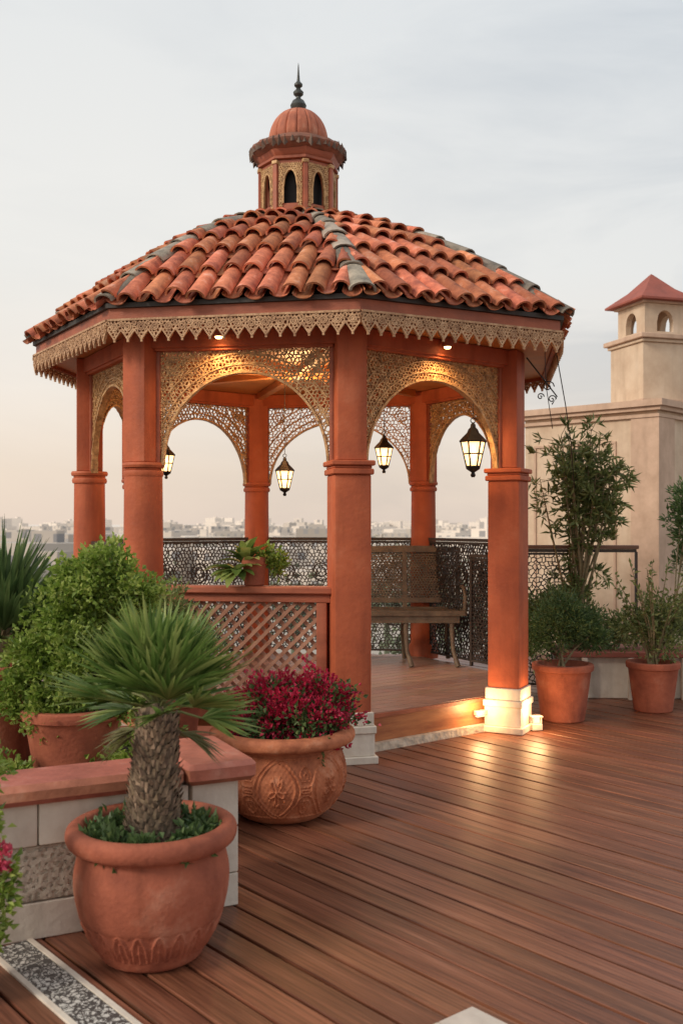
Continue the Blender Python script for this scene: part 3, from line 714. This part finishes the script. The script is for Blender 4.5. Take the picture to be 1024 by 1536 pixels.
def shrub(name,pc,r,h,br,z0,blobs,mat,nc,per,L_,W__,cr=.05,stems=5,potmat=POT,withpot=True):
    E_=empty(name,(pc[0],pc[1],z0))
    if withpot: pot(E_,(pc[0],pc[1],z0),r,h,br,potmat)
    m=MB(); m.bush(blobs,nc,per,L_,W__,cr); obj('foliage',m,mat,E_,60)
    s=MB()
    for k in range(stems):
        bb=blobs[k%len(blobs)]; b0=Vector((pc[0]+R.uniform(-.04,.04),pc[1]+R.uniform(-.04,.04),z0+h-.06)); tp=Vector(bb[:3])+Vector((R.uniform(-1,1),R.uniform(-1,1),R.uniform(0,1)))*bb[3]*.4
        mid=(b0+tp)/2+Vector((R.uniform(-.04,.04),R.uniform(-.04,.04),.03)); s.tube([b0,mid,tp],[.012,.008,.004],6)
    obj('stems',s,STEM,E_); return E_
shrub('potted_green_shrub',(-1.34,5.0),.24,.37,.17,.318,[(-1.18,5.0,1.29,.18),(-1.04,5.05,1.22,.12),(-1.36,5.0,1.13,.20),(-1.5,4.98,.93,.18),(-1.6,4.95,.74,.11),(-1.30,4.95,.88,.19),(-1.16,5,1.38,.11),(-1.32,5,1.36,.09),(-1.08,4.95,.74,.10),(-1.42,4.9,.68,.12)],LF_LIGHT,640,24,.030,.026,.040)
shrub('potted_shrub',(-1.0,5.75),.2,.3,.15,.318,[(-1.03,5.75,1.08,.18),(-.92,5.8,.95,.15),(-1.12,5.7,.9,.18),(-1.0,5.7,.7,.15)],LF_OLIVE,280,18,.045,.013,.045)
shrub('bed_ground_plants',(-1.05,4.9),.2,.3,.15,.1,[(-1.03,4.86,.42,.12),(-1.2,4.9,.38,.1),(-1.0,5.3,.42,.14),(-1.6,4.75,.4,.12),(-1.9,4.8,.45,.15),(-1.75,4.6,.4,.1)],LF_LIGHT,180,14,.035,.022,.045,withpot=False,stems=3)
FP=empty('potted_spiky_palm',(-1.80,5.25,.318)); pot(FP,(-1.80,5.25,.318),.22,.55,.16)
fm=MB();st=MB()
for k in range(26):
    t=k/25; az=k*2.4; el=rad(10+76*t); fan(fm,st,(-1.78,5.25,.98),az,el,R.uniform(.08,.16),R.uniform(.42,.62),14,65,.014,.15)
st.tube([(-1.8,5.25,.8),(-1.79,5.25,1.0)],[.06,.05],10)
obj('fronds',fm,LF_DARK,FP,60); obj('petioles',st,STEM,FP)
shrub('background_shrub',(-2.2,6.2),.2,.3,.15,.318,[(-2.0,6.2,.9,.25),(-1.7,6.2,.85,.25),(-1.45,6.25,.8,.22),(-2.3,6.1,1.0,.25),(-1.3,6.3,1.0,.13)],LF_DARK,300,16,.05,.03,.06)
shrub('flowering_vine',(-1.30,3.36),.12,.18,.09,0,[(-1.19,3.38,.27,.07),(-1.19,3.38,.38,.08),(-1.22,3.38,.6,.06),(-1.22,3.38,.75,.07),(-1.2,3.38,.48,.05),(-1.22,3.38,.2,.06)],LF_LIGHT,95,12,.035,.022,.03)
E_=empty('pink_blossoms',(-1.16,3.36,.5)); m=MB(); m.bush([(-1.145,3.36,.49,.028),(-1.165,3.36,.44,.02)],14,10,.025,.018,.015); obj('petals',m,FL_PINK,E_)
def broad(mb,base_,az,el,L_,w):
    dr=Vector((math.cos(az)*math.cos(el),math.sin(az)*math.cos(el),math.sin(el))); sd=dr.cross(up).normalized(); n=sd.cross(dr)
    vs=[];fs=[];K=7
    for k in range(K+1):
        t=k/K; p=Vector(base_)+dr*L_*t-up*L_*.38*t*t; ww=w*(math.sin(math.pi*min(1,t*.93+.05))**.8)*.5
        vs+=[p+sd*ww+n*ww*.35,p,p-sd*ww+n*ww*.35]
        if k: o=3*k-3; fs+=[(o,o+1,o+4,o+3),(o+1,o+2,o+5,o+4)]
    mb.add(vs,fs)
E_=empty('potted_broadleaf_plant',(-.60,6.90,1.17)); pot(E_,(-.60,6.90,1.17),.085,.20,.06)
m=MB()
for k in range(30): broad(m,(-.66,6.89,1.31),k*2.4,rad(R.uniform(25,84)),R.uniform(.20,.36),R.uniform(.065,.095))
for k in range(14): broad(m,(-.72,6.86,1.27),rad(150+k*14),rad(R.uniform(-10,40)),R.uniform(.16,.26),.08)
obj('leaves',m,LF_PALM,E_,60)
m=MB(); m.bush([(-.50,6.92,1.36,.08),(-.44,6.92,1.34,.06)],40,10,.04,.025,.03); obj('trailing_leaves',m,LF_LIGHT,E_)
# ---------------------------------------------------------------- right side
shrub('potted_juniper',(1.80,8.15),.235,.46,.165,0,[(1.78,8.2,.75,.22),(1.95,8.3,.80,.18),(1.62,8.3,.70,.14),(2.05,8.25,.66,.14),(1.8,8.2,.94,.11)],LF_DARK,360,20,.045,.009,.05)
shrub('potted_olive_shrub',(2.66,8.55),.215,.42,.15,0,[(2.62,8.6,.72,.18),(2.8,8.6,.85,.18),(2.5,8.6,.78,.15),(2.72,8.55,.60,.16),(2.9,8.6,.68,.15)],LF_OLIVE,120,16,.05,.02,.07,9)
s=MB(); fm=MB()
for k in range(18):
    a=R.uniform(0,6.28); tp=Vector((2.68+.34*math.cos(a),8.55+.2*math.sin(a),R.uniform(.90,1.27))); s.tube([(2.66,8.55,.38),(2.67+.1*math.cos(a),8.55+.1*math.sin(a),.7),tp],[.008,.006,.003],5)
    P_=np.array([list(Vector((2.67+.1*math.cos(a),8.55+.1*math.sin(a),.7)).lerp(tp,q)) for q in np.linspace(0,1.02,22)]); fm.leaves(P_,NR.normal(size=(22,3))+np.array([0,0,.4]),.06*NR.uniform(.7,1.2,22),.024)
E_=empty('olive_sprigs',(2.66,8.55,.4)); obj('twigs',s,STEM,E_); obj('leaves',fm,LF_OLIVE,E_,60)
E_=empty('white_planter_wall',(3.3,9.3,0)); m=MB(); m.box((3.55,9.35,.19),(3.1,.5,.38),-.03,.01); obj('planter_body',m,WHITE,E_)
m=MB(); m.box((3.55,9.33,.408),(3.2,.62,.05),-.03,.012); obj('planter_cap',m,mk('planter_cap_red',(.35,.11,.075),(.24,.075,.05)),E_)
m=MB()
for x in(2.2,2.62,3.1): m.box((x,9.06,.19),(.05,.05,.38),0,.006)
obj('planter_legs',m,WHITE,E_)
shrub('terrace_hedge',(2.5,9.4),.2,.3,.15,.2,[(1.75,9.15,.75,.20),(2.0,9.2,.85,.18),(2.3,9.3,.62,.2),(2.6,9.3,.60,.15),(2.9,9.3,.62,.15),(3.2,9.3,.68,.18),(2.2,9.3,.98,.13),(1.62,9.0,.5,.16)],LF_OLIVE,360,18,.05,.022,.055,withpot=False)
E_=empty('tall_oleander',(2.2,9.35,.3)); s=MB(); fm=MB()
for k in range(20):
    b0=Vector((2.2+R.uniform(-.07,.07),9.35+R.uniform(-.05,.05),.3)); z1=R.uniform(1.85,2.5)
    tx=2.19+R.gauss(0,.22); tp=Vector((min(max(tx,1.80),2.62),9.35+R.uniform(-.22,.22),z1 if abs(tx-2.2)<.25 else z1-.15))
    m1=b0.lerp(tp,.35)+Vector((-(tp.x-b0.x)*.25,0,0)); m2=b0.lerp(tp,.7)+Vector((-(tp.x-b0.x)*.1,0,0))
    s.tube([b0,m1,m2,tp],[.015,.012,.009,.003],6)
    for q in range(19):
        t=1-abs(R.gauss(0,.22))
        if t<.35: continue
        p=m1.lerp(m2,(t-.35)/.35) if t<.7 else m2.lerp(tp,(t-.7)/.3)
        off=Vector((R.gauss(0,.08),R.gauss(0,.08),R.gauss(0,.05))); s.tube([p,p+off],.003,4)
        n=R.randint(5,10); P_=np.tile(np.array(p+off),(n,1))+NR.normal(size=(n,3))*.010
        D_=NR.normal(size=(n,3))+np.array(off)*8+np.array([0,0,.35]); fm.leaves(P_,D_,.10*NR.uniform(.7,1.25,n),.018)
obj('stems',s,STEM,E_); obj('leaves',fm,LF_OLIVE,E_,60)
shrub('wall_climber',(3.62,11.0),.1,.1,.1,.3,[(3.85,11.2,1.75,.16),(3.9,11.2,1.5,.2),(3.87,11.2,1.95,.10),(3.97,11.2,1.2,.2)],LF_DARK,150,14,.08,.025,.07,withpot=False,stems=4)
# ---------------------------------------------------------------- neighbouring building
NB=empty('cream_building_with_tower',(4.2,13,0))
c0=Vector((3.85,12.2)); A=Vector((-.722,.692)); B=Vector((.692,.722))
def bx_(a0,a1,b0,b1): return [tuple(c0+A*a0+B*b0),tuple(c0+A*a0+B*b1),tuple(c0+A*a1+B*b1),tuple(c0+A*a1+B*b0)][::-1]
m=MB(); m.prism(bx_(0,1.9,0,5),-12,2.98); obj('walls',m,CREAM,NB)
m=MB(); m.prism(bx_(-.04,1.94,-.04,5),2.90,2.94); m.prism(bx_(-.07,1.97,-.07,5),2.982,3.03); m.prism(bx_(-.11,2.01,-.11,5),3.032,3.11)
m.prism(bx_(-.03,.34,-.025,.4),-3,2.898)
for (a0,a1,z0,z1) in((.55,.58,-.5,2.6),(1.72,1.75,-.5,2.6),(.55,1.75,2.602,2.63)): m.prism(bx_(a0,a1,-.02,.02),z0,z1)
obj('cornice_and_pilaster',m,CREAM2,NB)
tc=Vector((4.02,13.0)); ta=.30
m=MB(); m.box((tc.x,tc.y,3.5),(.74,.74,.76),ta,.01); m.box((tc.x,tc.y,3.902),(.80,.80,.04),ta,.008)
for s1 in range(4):
    an=ta+s1*math.pi/2; U_=Vector((math.cos(an),math.sin(an),0)); Nn=Vector((U_.y,-U_.x,0)); O_=Vector((tc.x,tc.y,3.987))+Nn*.30
    wallarch(m,O_,U_,up,Nn,.60,.40,.12,.32,.08,12,.05)
obj('tower_body',m,CREAM,NB)
m=MB(); m.box((tc.x,tc.y,3.955),(.88,.88,.06),ta,.012); m.box((tc.x,tc.y,4.405),(.68,.68,.03),ta,.006); m.box((tc.x,tc.y,3.14),(.80,.80,.05),ta,.006); obj('tower_trim',m,CREAM2,NB)
m=MB(); m.lathe((tc.x,tc.y,4.42),[(0,0),(.60,0),(.60,.025),(.30,.19),(.03,.40),(0,.42)],4,rot=ta+math.pi/4); obj('tower_roof',m,REDROOF,NB)
E_=empty('eave_scroll_bracket',(1.5,7.6,2.75)); m=MB()
for k,(r0,cxz) in enumerate((((.05),(1.63,2.68)),((.035),(1.66,2.58)),((.03),(1.57,2.60)))):
    m.tube([(cxz[0]+r0*(1-t/16)*math.cos(t*.6),7.9,cxz[1]+r0*(1-t/16)*math.sin(t*.6)) for t in range(15)],.005,5)
m.tube([(1.45,7.85,2.9),(1.6,7.9,2.73),(1.70,7.9,2.60),(1.66,7.9,2.54)],.006,5)
obj('scrolls',m,IRON,E_)
E_=empty('hanging_cable',(1.6,7.3,2.8)); m=MB()
m.tube([(1.54,7.25,2.93),(1.60,7.35,2.72),(1.70,7.6,2.50),(1.88,8.2,2.25),(2.0,8.6,1.9)],.004,5)
m.tube([(1.46,7.2,2.9),(1.48,7.25,2.6),(1.56,7.4,2.3)],.003,5); obj('cable',m,IRON,E_)
# ---------------------------------------------------------------- city, ground, haze
def hazemat(name,near,far,d0,d1,windows=False,isl=0):  # distance haze is mixed into the base colour
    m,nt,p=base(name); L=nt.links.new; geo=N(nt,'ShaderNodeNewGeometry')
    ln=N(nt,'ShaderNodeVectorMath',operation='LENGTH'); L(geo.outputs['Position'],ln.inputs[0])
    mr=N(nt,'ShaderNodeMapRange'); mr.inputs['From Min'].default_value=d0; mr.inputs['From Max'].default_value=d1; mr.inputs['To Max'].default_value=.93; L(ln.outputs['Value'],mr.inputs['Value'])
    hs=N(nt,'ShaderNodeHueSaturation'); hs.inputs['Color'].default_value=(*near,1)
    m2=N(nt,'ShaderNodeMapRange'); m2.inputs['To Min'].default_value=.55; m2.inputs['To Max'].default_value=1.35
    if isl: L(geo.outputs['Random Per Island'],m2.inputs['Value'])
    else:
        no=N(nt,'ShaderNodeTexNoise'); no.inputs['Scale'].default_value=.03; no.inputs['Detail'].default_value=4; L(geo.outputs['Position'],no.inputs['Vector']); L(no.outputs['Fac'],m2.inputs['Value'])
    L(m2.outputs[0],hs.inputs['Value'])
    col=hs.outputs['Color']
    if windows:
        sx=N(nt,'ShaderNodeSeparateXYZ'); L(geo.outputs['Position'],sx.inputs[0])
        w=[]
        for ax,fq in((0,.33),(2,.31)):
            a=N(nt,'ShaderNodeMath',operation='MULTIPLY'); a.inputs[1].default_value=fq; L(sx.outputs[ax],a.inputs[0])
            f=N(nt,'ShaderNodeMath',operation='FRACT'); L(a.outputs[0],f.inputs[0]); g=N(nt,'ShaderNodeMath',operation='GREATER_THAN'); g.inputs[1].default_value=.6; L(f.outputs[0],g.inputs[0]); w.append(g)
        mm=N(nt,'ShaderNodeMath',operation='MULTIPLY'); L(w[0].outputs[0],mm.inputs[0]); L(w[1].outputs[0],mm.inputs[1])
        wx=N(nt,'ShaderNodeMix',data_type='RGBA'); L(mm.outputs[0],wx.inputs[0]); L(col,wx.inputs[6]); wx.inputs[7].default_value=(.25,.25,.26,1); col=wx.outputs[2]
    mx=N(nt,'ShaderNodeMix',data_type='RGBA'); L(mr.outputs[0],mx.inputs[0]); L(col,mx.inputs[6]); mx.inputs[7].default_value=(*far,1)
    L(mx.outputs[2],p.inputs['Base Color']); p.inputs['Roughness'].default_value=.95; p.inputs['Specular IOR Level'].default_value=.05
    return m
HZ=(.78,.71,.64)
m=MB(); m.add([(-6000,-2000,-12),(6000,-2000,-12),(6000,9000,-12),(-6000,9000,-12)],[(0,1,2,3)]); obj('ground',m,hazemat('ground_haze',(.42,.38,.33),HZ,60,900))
m=MB()
for k in range(900):
    dd=130+1700*R.random()**1.1; a=R.uniform(-.62,.62); x,y=dd*math.sin(a),dd*math.cos(a)
    h=R.uniform(4,10.5)+(R.uniform(0,13)*(dd/1400) if R.random()<.5 else 0); w=R.uniform(7,20)*(1 if dd<700 else 1.4)
    if h>13: w*=R.uniform(.35,.9)
    m.box((x,y,-12+h/2),(w,R.uniform(8,20),h),R.uniform(0,1.5))
    if R.random()<.6: m.box((x+w*.15,y,-12+h+.9),(w*R.uniform(.15,.35),4,1.8),R.uniform(0,1.5))
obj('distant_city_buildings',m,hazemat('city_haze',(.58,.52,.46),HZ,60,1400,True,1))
m=MB()
for k in range(260):
    dd=R.uniform(45,500); a=R.uniform(-.55,.55); x,y=dd*math.sin(a),dd*math.cos(a); h=R.uniform(5,10)
    if a<-.22 and dd<90: h=R.uniform(9,12.4)
    m.tube([(x,y,-12),(x,y,-12+h*.6)],.25,5)
    n=170; P_=np.array([x,y,-12+h*.72])+NR.normal(size=(n,3))*np.array([h*.16,h*.16,h*.12]); m.leaves(P_,NR.normal(size=(n,3)),h*.09,h*.06)
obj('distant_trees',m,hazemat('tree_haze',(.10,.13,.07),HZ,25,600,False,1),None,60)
# ---------------------------------------------------------------- world
SAZ,SEL=rad(-120),rad(30)
w=bpy.data.worlds.new('World'); scene.world=w; w.use_nodes=True; nt=w.node_tree; L=nt.links.new
bg=nt.nodes['Background']; bg.inputs[1].default_value=.1
sky=N(nt,'ShaderNodeTexSky',sky_type='NISHITA'); sky.sun_disc=False; sky.sun_elevation=SEL; sky.sun_rotation=SAZ; sky.air_density=1.5; sky.dust_density=3
tc=N(nt,'ShaderNodeTexCoord'); sx=N(nt,'ShaderNodeSeparateXYZ'); L(tc.outputs['Generated'],sx.inputs[0])
cr=N(nt,'ShaderNodeValToRGB'); e=cr.color_ramp.elements
e[0].position=0; e[0].color=(.78,.64,.53,1); e[1].position=1; e[1].color=(.79,.79,.79,1)
for p_,c_ in((.05,(.82,.69,.57)),(.13,(.83,.76,.685)),(.24,(.81,.79,.75)),(.45,(.74,.75,.745))): x=e.new(p_); x.color=(*c_,1)
L(sx.outputs[2],cr.inputs['Fac'])
mr=N(nt,'ShaderNodeMapRange'); mr.inputs['From Min'].default_value=-.2; mr.inputs['From Max'].default_value=.5; L(sx.outputs[0],mr.inputs['Value'])
mx=N(nt,'ShaderNodeMix',data_type='RGBA',blend_type='MULTIPLY'); L(mr.outputs[0],mx.inputs[0]); L(cr.outputs[0],mx.inputs[6]); mx.inputs[7].default_value=(.88,.91,.95,1)
mp=N(nt,'ShaderNodeMapping'); mp.inputs['Scale'].default_value=(1.2,1.2,5); mp.inputs['Rotation'].default_value=(0,.25,.3); L(tc.outputs['Generated'],mp.inputs['Vector'])
no=N(nt,'ShaderNodeTexNoise'); no.inputs['Scale'].default_value=2.3; no.inputs['Detail'].default_value=6; no.inputs['Roughness'].default_value=.55; no.inputs['Distortion'].default_value=.6; L(mp.outputs[0],no.inputs['Vector'])
cc=N(nt,'ShaderNodeValToRGB'); cc.color_ramp.elements[0].position=.40; cc.color_ramp.elements[1].position=.64; L(no.outputs['Fac'],cc.inputs['Fac'])
ml=N(nt,'ShaderNodeMath',operation='MULTIPLY'); L(cc.outputs[0],ml.inputs[0])
m3=N(nt,'ShaderNodeMapRange'); m3.inputs['From Min'].default_value=-.2; m3.inputs['From Max'].default_value=.3; m3.inputs['To Min'].default_value=.25; m3.inputs['To Max'].default_value=1; L(sx.outputs[0],m3.inputs['Value']); L(m3.outputs[0],ml.inputs[1])
mx2=N(nt,'ShaderNodeMix',data_type='RGBA',blend_type='MULTIPLY'); L(ml.outputs[0],mx2.inputs[0]); L(mx.outputs[2],mx2.inputs[6]); mx2.inputs[7].default_value=(.80,.825,.86,1)
s1=N(nt,'ShaderNodeVectorMath',operation='SCALE'); s1.inputs['Scale'].default_value=10.6; L(mx2.outputs[2],s1.inputs[0])
s2=N(nt,'ShaderNodeVectorMath',operation='SCALE'); s2.inputs['Scale'].default_value=.08; L(sky.outputs[0],s2.inputs[0])
ad=N(nt,'ShaderNodeVectorMath',operation='ADD'); L(s1.outputs[0],ad.inputs[0]); L(s2.outputs[0],ad.inputs[1]); L(ad.outputs[0],bg.inputs[0])
sl=bpy.data.lights.new('sun','SUN'); sl.energy=2.0; sl.angle=rad(14); sl.color=(1,.87,.72)
so_=bpy.data.objects.new('sun',sl); scene.collection.objects.link(so_)
sv=Vector((math.sin(SAZ)*math.cos(SEL),math.cos(SAZ)*math.cos(SEL),math.sin(SEL))); so_.rotation_euler=sv.to_track_quat('Z','Y').to_euler()
# ---------------------------------------------------------------- camera
cd=bpy.data.cameras.new('camera'); cam=bpy.data.objects.new('camera',cd); scene.collection.objects.link(cam); scene.camera=cam
cam.location=(0,0,1.6); cam.rotation_euler=(rad(90),0,0); cd.sensor_fit='VERTICAL'; cd.sensor_height=36; cd.sensor_width=24; cd.lens=35.16; cd.shift_y=.011
cd.clip_end=20000; cd.dof.use_dof=True; cd.dof.focus_distance=6.6; cd.dof.aperture_fstop=3.2
scene.view_settings.view_transform='Standard'; scene.view_settings.look='None'; scene.view_settings.exposure=0
